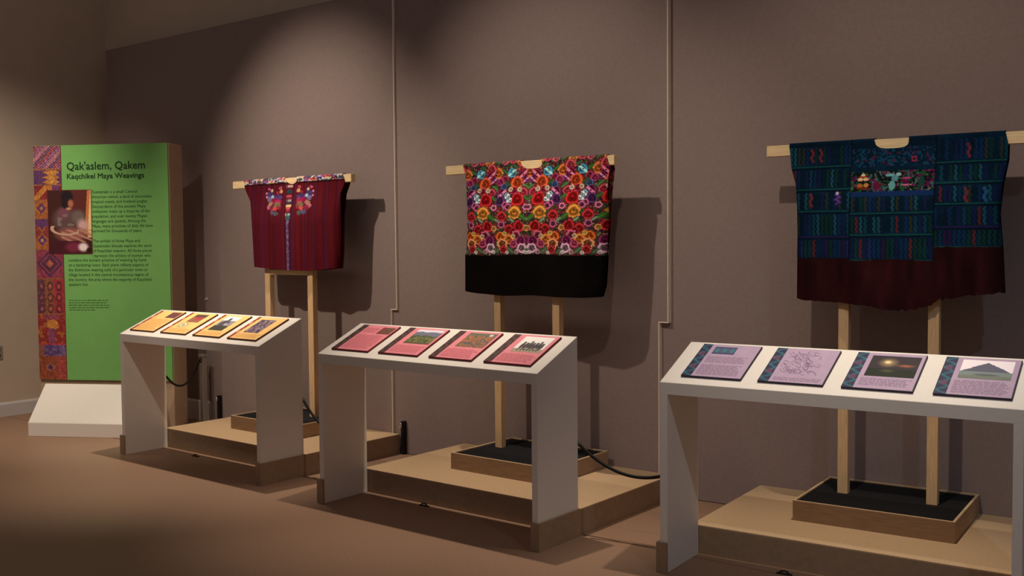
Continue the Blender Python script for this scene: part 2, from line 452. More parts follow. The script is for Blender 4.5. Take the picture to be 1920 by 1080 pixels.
# --- 2: flower covered blouse with black skirt band
FLW = [  # px y, u in tile, radius px, colour, style (0 petal flower, 1 ring, 2 leaf, 3 stripe)
 (300, .30, 6, (200, 90, 110), 0), (301, .80, 7, (215, 130, 60), 0), (300, .05, 6, (60, 95, 60), 2), (299, .55, 6, (190, 60, 80), 0),
 (321, .05, 10, (226, 120, 56), 0), (322, .50, 8, (70, 150, 200), 3), (313, .88, 9, (205, 70, 84), 0), (326, .86, 9, (122, 20, 52), 3), (318, .28, 6, (60, 105, 50), 2),
 (333, .30, 7, (150, 40, 70), 0), (311, .62, 5, (60, 100, 60), 2),
 (341, .66, 11, (214, 78, 38), 0), (338, .18, 7, (170, 50, 100), 0), (342, .40, 6, (50, 80, 50), 2), (349, .0, 6, (70, 120, 60), 2), (348, .28, 6, (64, 84, 130), 0), (336, .95, 6, (110, 30, 80), 3),
 (361, .24, 9, (112, 24, 70), 3), (366, .40, 6, (130, 164, 196), 3), (358, .90, 8, (182, 54, 76), 0), (356, .62, 7, (150, 36, 60), 0), (353, .50, 4, (230, 190, 160), 0), (354, .78, 4, (230, 200, 170), 0),
 (374, .74, 12, (190, 24, 30), 0), (375, .22, 9, (84, 40, 96), 0), (382, .38, 6, (160, 60, 110), 1), (370, .0, 6, (60, 104, 50), 2), (373, .48, 5, (150, 180, 200), 3),
 (387, .02, 5, (205, 100, 140), 1), (386, .46, 6, (160, 60, 110), 1),
 (396, .67, 11.5, (232, 146, 58), 0), (402, .28, 9, (196, 40, 48), 0), (406, .95, 8, (70, 122, 48), 2), (398, .45, 5, (46, 80, 46), 2), (411, .60, 5, (130, 160, 120), 2), (411, .12, 5, (130, 150, 130), 2),
 (419, .27, 6, (160, 62, 108), 1), (423, .80, 10, (190, 32, 36), 0), (427, .52, 9, (186, 36, 44), 0), (426, .04, 5, (224, 152, 84), 0), (432, .66, 7, (160, 30, 40), 0),
 (439, .74, 8, (174, 62, 96), 1), (441, .22, 8, (226, 96, 34), 0), (446, .50, 9, (232, 122, 50), 0), (436, .36, 4, (236, 190, 100), 0), (441, .64, 4, (240, 200, 150), 0), (443, .92, 5, (60, 96, 50), 2),
 (455, .29, 9, (220, 124, 76), 1), (450, .90, 9, (134, 38, 92), 0), (456, .66, 7, (190, 70, 110), 0), (463, .92, 8, (196, 150, 178), 1), (465, .33, 7, (186, 44, 52), 0), (467, .55, 7, (86, 116, 84), 2), (468, .10, 6, (80, 108, 84), 2), (471, .44, 3, (235, 225, 225), 0), (471, .02, 3, (235, 225, 225), 0), (470, .75, 4, (205, 150, 170), 0)]
CX2 = 0.822
def col2(x, y, z):
    n = len(x)
    X = np.abs(x-CX2)
    ux = (X/0.2430)       # tile index from the centre outward
    tile = 1.06-ux        # mirrored so that the px-based tile runs towards the centre
    uu = tile % 1.0
    py = 300+(1.972-z)/0.00318
    bgd = vnoise(x*70, z*70, 11)
    C = np.tile(np.array([66., 36, 42]), (n, 1))
    C = mix(C, bgd > 0.55, (56, 70, 48)); C = mix(C, bgd < 0.28, (38, 36, 54)); C = mix(C, vnoise(x*90, z*90, 14) > 0.66, (124, 40, 54)); C = mix(C, vnoise(x*120, z*120, 4) > 0.82, (150, 140, 110))
    for (fy, fu, r, c, stl) in FLW:
        du = (uu-fu+0.5) % 1.0-0.5
        dx = du*61.5; dy = py-fy; r = r*(0.8 if stl == 2 else 1.22)
        d = np.hypot(dx, dy); th = np.arctan2(dy, dx)
        c = np.array(c, float)
        if stl == 2:
            dd = np.hypot((dx*0.8+dy*0.6)/1.4, (-dx*0.6+dy*0.8)/0.7)
            C = mix(C, (dd < r)*0.95, c*0.85); C = mix(C, (np.abs(-dx*0.6+dy*0.8) < 0.7)*(dd < r)*0.6, c*1.3+20)
            continue
        edge = r*(0.90+0.07*np.cos(5*th+fy)+0.07*np.cos(8*th+fu*9)+0.05*np.cos(13*th))
        m = d < edge
        ring = 0.5+0.5*np.cos(d/r*8.5-1.3*np.sin(th+fy)-0.5*np.sin(th*3))
        shade = (0.55+0.5*ring)*(0.85+0.3*vnoise(dx*0.5+fy, dy*0.5+fu*7, 3))
        cc = c[None, :]*shade[:, None]
        hl = np.clip((ring-0.82)*5, 0, 1)*(d > r*0.35)*0.55
        cc = cc*(1-hl[:, None])+hl[:, None]*np.minimum(c+np.array([45, 70, 70]), 250)
        if stl == 3:
            s = (np.abs((dx*0.7+dy*0.75)) < r*0.22)
            cc = np.where(s[:, None], np.minimum(c+110, 245), cc)
        if stl == 1:
            s = (d > edge*0.66)
            cc = np.where(s[:, None], np.minimum(c+45, 245), cc*0.75)
        C = np.where(m[:, None], cc, C)
        C = mix(C, (d < r*0.16)*0.8, c*0.35)
    # row of four yellow roses stands out
    hemz = 1.414+0.004*np.sin(x*9)
    C = np.where((z < hemz)[:, None], np.array([13., 10, 10])*(0.8+0.5*vnoise(x*8, z*8, 2))[:, None], C)
    return C
garment(2, 'blouse covered in bright woven flowers with a wide black hem, hung on the middle stand',
        [(1.984, 0.290), (1.971, 0.296), (1.873, 0.327), (1.511, 0.325), (1.413, 0.305), (1.188, 0.304), (1.1, 0.306)],
        [(1.984, 1.352), (1.968, 1.356), (1.90, 1.378), (1.767, 1.362), (1.61, 1.362), (1.424, 1.347), (1.238, 1.333), (1.172, 1.31)],
        [(0.30, 1.190), (0.443, 1.176), (0.653, 1.166), (0.80, 1.173), (0.866, 1.175), (1.073, 1.169), (1.25, 1.170), (1.34, 1.176)],
        (0.500, 0.074, 0.052, 3.2), col2, 330, 250, 0.066,
        lambda u, z: (0.006*np.sin(u*17+0.6)+0.004*np.sin(u*31))*np.clip((1.75-z)/0.5, 0, 1),
        hem=lambda u: np.full_like(u, 0.696), names=('flowered_panel', 'black_hem'))

# --- 3: blue blouse of three widths with brown hem
def zig_row(C, x, z, z0, z1, seed, pal, period=0.021):
    m = (z < z1-0.008) & (z > z0+0.008)
    ph = (z-z0)/0.026
    tri = np.abs((ph % 1.0)-0.5)*2
    xs = x+0.007*tri
    ci = np.floor(xs/period)
    rr = (np.sin(ci*91.7+seed*17.3)*43758.5453) % 1.0
    col = pal[(rr*len(pal)).astype(int) % len(pal)]
    inside = (xs/period-ci) < 0.55
    C = np.where((m & inside)[:, None], col, C)
    hot = m & inside & (((np.sin(ci*37.7+seed*5.1)*9631.3) % 1.0) > 0.95)
    C = np.where(hot[:, None], np.array([92., 38, 44]), C)
    return C
XA, XB = 0.576, 0.963
PAL_L = np.array([(24, 74, 92), (24, 52, 100), (22, 62, 50), (30, 40, 90), (16, 34, 58), (36, 92, 110), (52, 62, 50), (14, 40, 60)], float)*0.86
PAL_P = np.array([(44, 52, 120), (26, 64, 66), (60, 30, 80), (24, 56, 100), (24, 64, 44), (30, 40, 84)], float)*0.86
def hem3(x):
    return np.where(x < XA, 1.400-0.008*(x-0.3), np.where(x < XB, 1.388+0.006*np.sin((x-XA)*8), 1.453))
def col3(x, y, z):
    n = len(x)
    C = np.tile(np.array([12., 36, 58]), (n, 1))
    C *= (0.8+0.4*vnoise(x*14, z*50, 1))[:, None]
    thr = vnoise(x*240, z*240, 2)
    C *= (0.85+0.3*thr)[:, None]
    L = x < XA; Md = (x >= XA) & (x < XB); R = x >= XB
    for mask, rows in ((L, [(1.958, 1.851), (1.842, 1.738), (1.730, 1.63), (1.622, 1.504), (1.495, 1.395)]),
                       (R, [(1.958, 1.845), (1.838, 1.75), (1.742, 1.652), (1.644, 1.545), (1.537, 1.453)]),
                       (Md, [(1.700, 1.615), (1.605, 1.512), (1.500, 1.390)])):
        K = C[mask]; xx = x[mask]; zz = z[mask]
        for j, (z1, z0) in enumerate(rows):
            K = zig_row(K, xx, zz, z0, z1, j*3+(1 if mask is L else 2 if mask is R else 5), PAL_P if z0 < 1.46 else PAL_L)
            ln = np.abs(zz-z0+0.001) < 0.004
            K = mix(K, ln*0.8, (26, 84, 80) if j != 3 else (50, 36, 92))
            ln2 = np.abs(zz-z0+0.009) < 0.0025
            K = mix(K, ln2*0.8, (10, 18, 34))
        C[mask] = K
    # middle: fine speckled upper row
    sp = Md & (z < 1.925) & (z > 1.838)
    C = np.where((sp & (vnoise(x*120, z*120, 21) > 0.6))[:, None], np.array([22., 70, 100]), C)
    C = np.where((sp & (vnoise(x*90, z*90, 22) > 0.8))[:, None], np.array([84., 32, 66]), C)
    # middle: band of figures
    fb = Md & (z < 1.815) & (z > 1.712)
    K = np.tile(np.array([18., 26, 26]), (n, 1))
    f1 = vnoise(x*85, z*85, 31); f2 = vnoise(x*60, z*120, 32); f3 = vnoise(x*110, z*60, 33)
    K = np.where((f1 > 0.60)[:, None], np.array([30., 84, 50]), K)
    K = np.where((f2 > 0.66)[:, None], np.array([96., 26, 74]), K)
    K = np.where((f3 > 0.76)[:, None], np.array([60., 104, 112]), K)
    K = np.where((vnoise(x*140, z*140, 34) > 0.88)[:, None], np.array([150., 140, 112]), K)
    # the bird / tree figures
    for (cx, cz, rx, rz, c) in ((0.636, 1.798, .010, .008, (240, 214, 170)), (0.624, 1.778, .013, .008, (240, 200, 150)), (0.650, 1.778, .013, .008, (236, 190, 140)),
                                (0.637, 1.790, .020, .005, (170, 60, 30)), (0.623, 1.748, .014, .010, (186, 104, 44)), (0.652, 1.750, .012, .010, (206, 140, 70)), (0.637, 1.735, .03, .006, (120, 40, 20)),
                                (0.700, 1.745, .017, .024, (104, 26, 60)), (0.762, 1.795, .022, .007, (120, 180, 190)), (0.785, 1.78, .016, .014, (90, 150, 160)), (0.772, 1.745, .015, .022, (100, 168, 170)), (0.80, 1.797, .012, .008, (150, 196, 200)),
                                (0.838, 1.778, .024, .004, (190, 70, 130)), (0.838, 1.746, .026, .004, (206, 110, 150)), (0.832, 1.762, .02, .006, (100, 20, 70)), (0.905, 1.76, .014, .026, (30, 70, 60))):
        d = np.hypot((x-cx)/rx, (z-cz)/rz)
        K = np.where((d < 1)[:, None], np.array(c, float), K)
    C = np.where(fb[:, None], K, C)
    C = np.where((Md & (np.abs(z-1.706) < 0.012))[:, None], np.array([24., 50, 100]), C)
    ring = (np.maximum(np.abs(x-0.868), np.abs(z-1.868)) < 0.012) & (np.maximum(np.abs(x-0.868), np.abs(z-1.868)) > 0.006)
    C = np.where(ring[:, None], np.array([150., 50, 80]), C)
    pk = np.hypot((x-0.517-0.008*np.sin(z*260))/0.010, (z-1.69)/0.032) < 1
    C = np.where(pk[:, None], np.array([104., 60, 150]), C)
    C = np.where((np.hypot((x-0.514)/0.007, (z-1.716)/0.008) < 1)[:, None], np.array([205., 205, 215]), C)
    # red zigzags seen near the shoulders
    for cx, cz in ((0.383, 1.905), (0.425, 1.905), (0.386, 1.685), (1.105, 1.895), (1.10, 1.69), (1.18, 1.69)):
        k = (np.abs(x-cx-0.006*np.sign(np.sin((z-cz)*150))*0.6) < 0.0065) & (np.abs(z-cz) < 0.034)
        C = np.where(k[:, None], np.array([120., 48, 58]) if cx != 1.18 else np.array([40., 90, 140]), C)
    hz = hem3(x)
    br = np.array([46., 17, 19])[None, :]*(0.75+0.5*vnoise(x*30, z*6, 41))[:, None]*(0.9+0.2*thr)[:, None]
    C = np.where((z < hz)[:, None], br, C)
    seam = (np.abs(x-XA) < 0.003) | (np.abs(x-XB) < 0.003)
    C = np.where((seam & (z > hz))[:, None], C*0.55, C)
    return C
random.seed(3)
bx = np.linspace(0.29, 1.27, 240)
bz = np.interp(bx, [0.29, 0.32, 0.573, 0.661, 0.781, 0.871, 0.938, 0.975, 0.99, 1.05, 1.111, 1.16, 1.27],
               [1.200, 1.192, 1.178, 1.171, 1.150, 1.160, 1.176, 1.190, 1.212, 1.214, 1.232, 1.234, 1.246])
bz = bz+np.where(bx > 0.66, 0.012, 0.004)*(vnoise(bx*70, bx*0, 3)-0.5)
def hemv(u):
    x = 0.303+u*(1.255-0.303)
    zb = np.interp(x, bx, bz)
    return (1.973-hem3(x))/(1.973-zb)
garment(3, 'blue banded blouse of three woven widths with a ragged brown hem, on the nearest stand',
        [(1.984, 0.262), (1.93, 0.268), (1.858, 0.275), (1.765, 0.298), (1.528, 0.304), (1.198, 0.301), (1.1, 0.301)],
        [(1.984, 1.252), (1.97, 1.256), (1.916, 1.268), (1.844, 1.266), (1.739, 1.247), (1.60, 1.236), (1.435, 1.250), (1.25, 1.260)],
        list(zip(bx.tolist(), bz.tolist())),
        (0.500, 0.079, 0.050, 3.4), col3, 330, 230, 0.064,
        lambda u, z: 0.010*np.clip(1-np.abs((u-0.49)/0.21)**8, 0, 1)+(0.016*np.exp(-((u-0.50)/0.16)**2)*np.clip((1.40-z)/0.2, 0, 1)
                     + 0.008*np.sin(u*22+z*5))*np.clip((1.6-z)/0.3, 0, 1),
        hem=hemv, names=('banded_panel', 'brown_hem'))

# ------------------------------------------------------------------ text boards on the rails
def pic_noise(u, v, pal, s=8, seed=1, t=(0.35, 0.6)):
    n = vnoise(u*s, v*s*0.8, seed); C = np.tile(np.array(pal[0], float), (len(u), 1))
    C = mix(C, n > t[0], pal[1]); C = mix(C, vnoise(u*s*1.4+3, v*s*1.3, seed+2) > t[1], pal[2])
    if len(pal) > 3: C = mix(C, vnoise(u*s*2+3, v*s*2, seed+5) > 0.74, pal[3])
    return C
def ph_textile(u, v):
    C = np.tile(np.array([120., 66, 70]), (len(u), 1))
    k = (np.abs(((u*6) % 1)-0.5)+np.abs(((v*4) % 1)-0.5))
    C = mix(C, k < 0.3, (96, 70, 110)); C = mix(C, k > 0.7, (128, 96, 50)); return mix(C, (v*8 % 1) < 0.2, (90, 40, 50))
def ph_loom(u, v):
    C = np.tile(np.array([150., 96, 80]), (len(u), 1))
    C = mix(C, v < 0.35, (104, 70, 60)); C = blob(C, u, v, .6, .5, .3, .22, (176, 60, 76)); C = blob(C, u, v, .75, .25, .25, .12, (90, 70, 70)); return C
def ph_wheel(u, v):
    d = np.hypot((u-.5)/.5, (v-.5)/.5)
    C = np.tile(np.array([236., 176, 98]), (len(u), 1))
    C = mix(C, (d < 0.95), (160, 140, 110)); return mix(C, (d < 0.75) & (d > .4), (230, 220, 200))
def ph_weaver(u, v):
    C = np.tile(np.array([226., 226, 236]), (len(u), 1))
    C = mix(C, v > 0.30, (150, 140, 150)); C = blob(C, u, v, .45, .2, .1, .1, (30, 24, 40)); C = blob(C, u, v, .42, .5, .35, .28, (84, 78, 90)); C = mix(C, v > .66, (70, 66, 62))
    return blob(C, u, v, .6, .55, .12, .1, (180, 176, 186))
def ph_group(u, v):
    return pic_noise(u, v, [(104, 84, 100), (130, 106, 118), (78, 64, 90), (170, 150, 160)], 7, 5)
def ph_small(u, v):
    return pic_noise(u, v, [(120, 80, 66), (140, 60, 60), (100, 92, 84), (90, 96, 60)], 6, 8)
def ph_valley(u, v):
    C = np.tile(np.array([226., 222, 240]), (len(u), 1))
    C = mix(C, v > 0.14+0.06*vnoise(u*5, v*0, 2), (118, 118, 140)); C = mix(C, v > 0.38+0.08*vnoise(u*6, v*0, 3), (98, 106, 84))
    C = mix(C, v > 0.55, (122, 120, 78)); C = mix(C, (v > .4) & (vnoise(u*18, v*12, 5) > .62), (78, 84, 60)); return mix(C, v > 0.9, (96, 90, 66))
def ph_market(u, v):
    C = pic_noise(u, v, [(120, 106, 90), (150, 108, 80), (96, 94, 100), (200, 120, 70)], 11, 12)
    C = mix(C, v < .2, (112, 110, 96)); return blob(C, u, v, .82, .12, .08, .08, (226, 226, 236))
def ph_dancers(u, v):
    C = np.tile(np.array([246., 240, 240]), (len(u), 1)); C = mix(C, v > .78, (170, 160, 140))
    for k, cx in enumerate((.2, .32, .43, .53, .64, .75, .85)):
        h = .1+.06*math.sin(k*2.3)
        C = blob(C, u, v, cx, .3+h, .05, .06, (40, 34, 34)); C = blob(C, u, v, cx, .55+h*.6, .075, .24, (84-8*(k % 3), 66, 70)); C = blob(C, u, v, cx-.03, .85, .03, .1, (70, 60, 60))
    return C
def ph_cloth(u, v):
    C = np.tile(np.array([74., 92, 122]), (len(u), 1))
    k = np.abs(((u*3) % 1)-0.5)*1.2+np.abs(v-.5)
    C = mix(C, k < .4, (70, 128, 140)); C = mix(C, (k > .62) & (k < .75), (128, 92, 130)); return mix(C, (v < .12) | (v > .88), (62, 70, 104))
def ph_sunset(u, v):
    C = np.tile(np.array([58., 50, 56]), (len(u), 1)); C = mix(C, v > .62, (38, 44, 36))
    C = blob(C, u, v, .38, .33, .24, .26, (188, 160, 110), .9); C = blob(C, u, v, .36, .3, .09, .1, (250, 226, 170), .7); C = blob(C, u, v, .75, .45, .24, .09, (168, 96, 74), .8)
    return blob(C, u, v, .42, .72, .2, .1, (84, 80, 62), .8)
def ph_volcano(u, v):
    C = np.tile(np.array([250., 238, 248]), (len(u), 1))
    C = mix(C, v > .10+np.abs(u-.5)*1.05+.03*vnoise(u*12, v*0, 2), (98, 98, 118)); C = mix(C, v > .62, (128, 140, 140)); C = mix(C, v > .82, (120, 126, 116))
    return blob(C, u, v, .52, .78, .3, .05, (92, 96, 100))
def border(kind):
    pal = {'o': [(120, 50, 30), (196, 90, 70), (226, 150, 110)], 'p': [(70, 52, 54), (100, 66, 70), (84, 74, 66)], 'l': [(56, 56, 84), (58, 104, 120), (104, 70, 96)]}[kind]
    def f(u, v):
        C = np.tile(np.array(pal[0], float), (len(u), 1))
        t = (v*5) % 1; k = np.abs(t-0.5)*2
        C = mix(C, np.abs(u-k) < .22, pal[1]); C = mix(C, (np.floor(v*5) % 2 == 1) & (np.abs(u-.5) < .3) & (t > .3) & (t < .8), pal[2]); return C
    return f
# per rail: (colour, edge, ink, border, [ (label, pictures, text rows) ])
BOARDS = {
 1: ('orange', 'edge_o', 'ink_o', 'o', 0.028,
     [('orange text board with a small textile picture in its upper corner', [(ph_textile, .56, .06, .96, .34)], [(.42, .94)], 0),
      ('orange text board with a weaving picture and a round wheel picture', [(ph_loom, .32, .08, .78, .46), (ph_wheel, .26, .50, .58, .72)], [(.78, .94)], 0),
      ('orange text board with a grey picture of a seated figure', [(ph_weaver, .24, .08, .76, .74)], [(.80, .94)], 0),
      ('orange text board with a purplish group picture, at the right end of its rail', [(ph_group, .24, .12, .74, .72)], [(.78, .94)], 0)]),
 2: ('pink', 'edge_p', 'ink_p', 'p', 0.046,
     [('pink text board full of text with a tiny picture in the corner', [(ph_small, .62, .08, .96, .34)], [(.12, .30, .60), (.40, .94)], 0),
      ('pink text board with a green valley landscape picture', [(ph_valley, .30, .06, .94, .60)], [(.68, .94)], 0),
      ('pink text board with a busy brown market picture', [(ph_market, .30, .06, .94, .58)], [(.66, .94)], 0),
      ('pink text board with a picture of dark figures on white', [(ph_dancers, .30, .06, .92, .60)], [(.68, .94)], 0)]),
 3: ('lilac', 'edge_l', 'ink_l', 'l', 0.044,
     [('lilac text board with a small teal cloth picture at the top', [(ph_cloth, .24, .08, .62, .30)], [(.38, .58), (.64, .92)], 0),
      ('lilac text board with a grey line drawing', [], [(.86, .94)], 1),
      ('lilac text board with a dark sunset picture', [(ph_sunset, .24, .08, .94, .66)], [(.72, .92)], 0),
      ('lilac text board with a grey mountain picture', [(ph_volcano, .24, .06, .92, .56)], [(.62, .94)], 0)]),
}
BX = {1: (0.058, 0.298, 0.377), 2: (0.066, 0.298, 0.377), 3: (0.082, 0.280, 0.354)}
def text_rows(rows, w, h, x0, seed):
    rnd = random.Random(seed); bm = bmesh.new()
    for row in rows:
        xr = row[2] if len(row) > 2 else 0.94
        y = row[0]
        while y < row[1]:
            x = x0; end = xr-rnd.random()*0.08
            while x < end-0.03:
                l = min(0.03+rnd.random()*0.08, end-x)
                vs = [bm.verts.new((px*w, h-py*h, 0)) for px, py in ((x, y), (x+l, y), (x+l, y+0.014), (x, y+0.014))]
                bm.faces.new(vs); x += l+0.014
            y += 0.034
    return bm
for i in (1, 2, 3):
    cm, em, im, bk, sw, items = BOARDS[i]; u = UN[i]
    x0, bw, step = BX[i]; ya, yb = 0.048, 0.310
    bh_ = (yb-ya)/math.cos(SA); th = 0.010
    for j, (lab, pics, rows, draw) in enumerate(items):
        lx = x0+j*step
        lp = Vector((lx, ya, HF+SL*ya+0.0006))
        R = Matrix.Rotation(u['a'], 4, 'Z')
        o = thing('text_board', lab, 'text board', (0, 0, 0), 0, 'text boards on the reading rails')
        o.matrix_world = Matrix.Translation((u['x'], u['y'], 0)) @ R @ Matrix.Translation(lp) @ Matrix.Rotation(SA, 4, 'X')
        b = bmesh.new(); add_box(b, (0, 0, 0), (bw, bh_, th))
        bo = obj('board', b, em, o)
        obj('printed_face', box((0.003, 0.002, th), (bw-0.003, bh_-0.002, th+0.0006)), cm, o)
        zf = th+0.0012
        def gp(xa, ya_, xb, yb_, z=zf):
            return lambda uu, vv: (xa+(xb-xa)*uu, yb_+(ya_-yb_)*vv, np.full_like(uu, z))
        colgrid('woven_border', 8, 60, gp(0.003, 0.002, 0.003+sw, bh_-0.002), border(bk), 'print', o)
        for (fn, a_, b_, c_, d_) in pics:
            nn = int(60*(c_-a_)+14), int(60*(d_-b_)+14)
            colgrid('picture', nn[0], nn[1], gp(a_*bw, bh_*(1-d_), c_*bw, bh_*(1-b_), zf), fn, 'print', o)
        for rw in rows:
            t = obj('printed_text', text_rows([rw], bw, bh_, sw/bw+0.06, i*10+j), im, o); t.location.z = zf
        if draw:
            bm = bmesh.new(); rnd = random.Random(5)
            for k in range(46):
                cx, cy = 0.28+rnd.random()*0.5, 0.10+rnd.random()*0.62; ph = rnd.random()*6; pts = []
                for q in range(9):
                    pts.append(((cx+0.055*math.cos(ph+q*.45)*(1+.4*rnd.random()))*bw, bh_*(1-cy-0.05*math.sin(ph+q*.6))))
                for q in range(8):
                    (ax, ay), (cx2, cy2) = pts[q], pts[q+1]; dx, dy = cx2-ax, cy2-ay; L = math.hypot(dx, dy)+1e-9; nx_, ny_ = -dy/L*0.0009, dx/L*0.0009
                    bm.faces.new([bm.verts.new(p) for p in ((ax-nx_, ay-ny_, 0), (cx2-nx_, cy2-ny_, 0), (cx2+nx_, cy2+ny_, 0), (ax+nx_, ay+ny_, 0))])
            dr = obj('line_drawing', bm, 'ink_d', o); dr.location.z = zf

# ------------------------------------------------------------------ introduction panel (turned towards the visitor)
TA = math.radians(29.32); A0 = Vector((-7.903, 3.931, 0))
dv = Vector((math.cos(TA), math.sin(TA), 0)); nv = Vector((-math.sin(TA), math.cos(TA), 0))
org = A0+nv*0.25+dv*(-0.054)
TW, TD, TZ0, TZ1 = 1.146, 0.235, 0.412, 2.283
tw = thing('introduction_panel', 'tall free-standing panel with bright green board, textile strip and photograph', 'sign', org, TA)
obj('tower_body', box((0, 0.016, 0), (TW, TD, TZ1), 0.002), 'tower', tw)
gb = obj('green_board', box((0, 0, TZ0), (TW-0.004, 0.0155, TZ1-0.001)), 'green', tw)
SW_ = 0.236
def strip_col(u, v):
    n = len(u); py = 273+v*438
    C = np.tile(np.array([120., 44, 56]), (n, 1))
    def zone(a, b): return (py >= a) & (py < b)
    # 1 diagonal stair pattern
    z = zone(273, 317); s = (u*6+py/9); k = np.floor(s) % 4
    Z = np.where((k == 0)[:, None], np.array([128., 60, 120]), np.where((k == 1)[:, None], np.array([176., 96, 110]), np.where((k == 2)[:, None], np.array([90., 40, 90]), np.array([150., 40, 60]))))
    Z = mix(Z, ((u*9+py/5) % 1 < .35) & ((u*9-py/5) % 1 < .5), (206, 150, 150)); C = np.where(z[:, None], Z, C)
    z = zone(317, 346); t = np.abs(((py-318)/9 % 1)-.5)
    Z = np.tile(np.array([96., 50, 104]), (n, 1)); Z = mix(Z, (u > .3+t*.5) & (u < .95-t*.3), (198, 120, 50)); Z = mix(Z, (u > .5+t*.5) & (u < .7), (216, 150, 60)); C = np.where(z[:, None], Z, C)
    z = zone(346, 374); Z = np.tile(np.array([140., 40, 40]), (n, 1)); q = np.abs(np.abs(u-.5)*2-((py-346)/28))
    Z = mix(Z, q < .25, (200, 116, 40)); Z = mix(Z, np.abs(u-.8) < .14, (110, 50, 110)); C = np.where(z[:, None], Z, C)
    z = zone(374, 466); Z = np.tile(np.array([176., 92, 40]), (n, 1)); q = (np.abs((u*2) % 1-.5)+np.abs(((py-374)/30) % 1-.5))
    Z = mix(Z, q < .35, (96, 48, 104)); Z = mix(Z, q < .14, (200, 130, 60)); Z = mix(Z, np.abs(py-416) < 7, (100, 50, 104)); Z = mix(Z, zone(420, 445) & (q > .5), (150, 50, 50)); C = np.where(z[:, None], Z, C)
    z = zone(466, 520); q = np.abs(u-.5)/.5+np.abs(py-493)/27
    Z = np.tile(np.array([150., 52, 74]), (n, 1)); Z = mix(Z, (q < .95) & (q > .75), (84, 44, 92)); Z = mix(Z, q < .62, (104, 48, 70)); Z = mix(Z, (q < .62) & ((q*9+u*3) % 1 < .4), (70, 36, 66)); Z = mix(Z, q < .3, (186, 90, 70)); C = np.where(z[:, None], Z, C)
    z = zone(522, 586); Z = np.where((u < .3)[:, None], np.array([112., 60, 74]), np.where((u < .62)[:, None], np.array([150., 80, 44]), np.array([172., 44, 54])))
    q = np.hypot(((u*3.1) % 1-.5)*1.2, ((py/21) % 1-.5)); Z = mix(Z, (q < .42) & (q > .28), (96, 40, 60)); Z = mix(Z, q < .14, (190, 90, 76)); C = np.where(z[:, None], Z, C)
    z = zone(588, 643); Z = np.tile(np.array([156., 40, 40]), (n, 1)); Z = mix(Z, vnoise(u*8, py/6, 3) > .62, (176, 92, 40)); q = np.hypot((u-.55)/.2, (py-608)/10)
    Z = mix(Z, q < 1, (216, 130, 50)); Z = mix(Z, (np.abs(u-.5) < .12) & (py > 614), (136, 60, 100)); Z = mix(Z, (py < 598) & (np.abs(u-.5) < .3), (150, 60, 80)); C = np.where(z[:, None], Z, C)
    C = mix(C, zone(643, 646), (196, 50, 56))
    z = zone(646, 667); Z = np.tile(np.array([90., 60, 120]), (n, 1)); Z = mix(Z, vnoise(u*7, py/5, 6) > .55, (120, 86, 140)); Z = mix(Z, np.abs(u-.1) < .1, (150, 80, 60)); C = np.where(z[:, None], Z, C)
    z = zone(667, 715); q = np.abs(u-.42)/.5+np.abs(py-688)/24
    Z = np.tile(np.array([170., 56, 44]), (n, 1)); Z = mix(Z, ((q*6) % 1 < .5), (146, 84, 40)); Z = mix(Z, (u > .7) & (((py/4+u*4) % 1) < .5), (190, 60, 70)); Z = mix(Z, q < .4, (160, 90, 90)); Z = mix(Z, q < .2, (84, 40, 80)); C = np.where(z[:, None], Z, C)
    for yb in (317, 346, 374, 466, 521, 587): C = mix(C, np.abs(py-yb) < 1.2, (160, 90, 50))
    g = C.mean(1, keepdims=True); C = g+(C-g)*0.82
    return C*(0.72+0.5*vnoise(u*38, v*230, 9))[:, None]
colgrid('textile_strip', 52, 420, lambda u, v: (0.001+(SW_-0.001)*u, np.full_like(u, -0.001), TZ1-0.003-(TZ1-TZ0-0.005)*v), strip_col, 'print', tw)
obj('strip_edge', box((SW_, -0.0012, TZ0+0.001), (SW_+0.006, 0.0, TZ1-0.003)), 'edge_p', tw)
def woman(u, v):
    n = len(u)
    C = np.tile(np.array([66., 30, 28]), (n, 1)); C = mix(C, (u > .55) & (v < .5), (92, 40, 36))
    C = mix(C, (u-.12*(0.5-v) > .86) & (v < .7), (196, 120, 70)); C = mix(C, (u-.12*(0.5-v) > .93) & (v < .75), (240, 200, 140))
    C = blob(C, u, v, .40, .46, .38, .23, (92, 70, 70), .4); C = blob(C, u, v, .70, .42, .20, .14, (110, 94, 92), .5); C = blob(C, u, v, .36, .36, .18, .12, (120, 70, 84), .6)
    C = blob(C, u, v, .45, .11, .16, .12, (30, 22, 30), .3); C = blob(C, u, v, .44, .21, .14, .10, (34, 22, 28), .3); C = blob(C, u, v, .53, .21, .085, .085, (176, 106, 76), .5); C = blob(C, u, v, .48, .29, .09, .03, (206, 140, 110), .6)
    C = mix(C, (vnoise(u*14, v*20, 3) > .66) & (v > .38) & (v < .56) & (u > .22) & (u < .6), (128, 104, 106))
    C = blob(C, u, v, .80, .56, .18, .14, (200, 160, 160), .6); C = blob(C, u, v, .55, .70, .48, .14, (150, 90, 84), .5); C = mix(C, (np.sin((v-u*.3)*80) > .4) & (v > .62) & (v < .82) & (u > .3), (182, 130, 114))
    d = np.abs(np.hypot((u-.42)/.34, (v-.60)/.10)-1); C = mix(C, (d < .12) & (v > .56) & (u < .7), (196, 160, 140))
    C = mix(C, (v > .80) & (u < .7), (70, 24, 34)); C = blob(C, u, v, .58, .90, .25, .10, (120, 40, 66), .5); C = blob(C, u, v, .80, .90, .15, .09, (236, 216, 220), .5); C = blob(C, u, v, .93, .95, .07, .05, (40, 20, 20), .5)
    return C
PX0, PX1, PZ1, PZ0 = 0.118, 0.488, 1.925, 1.424
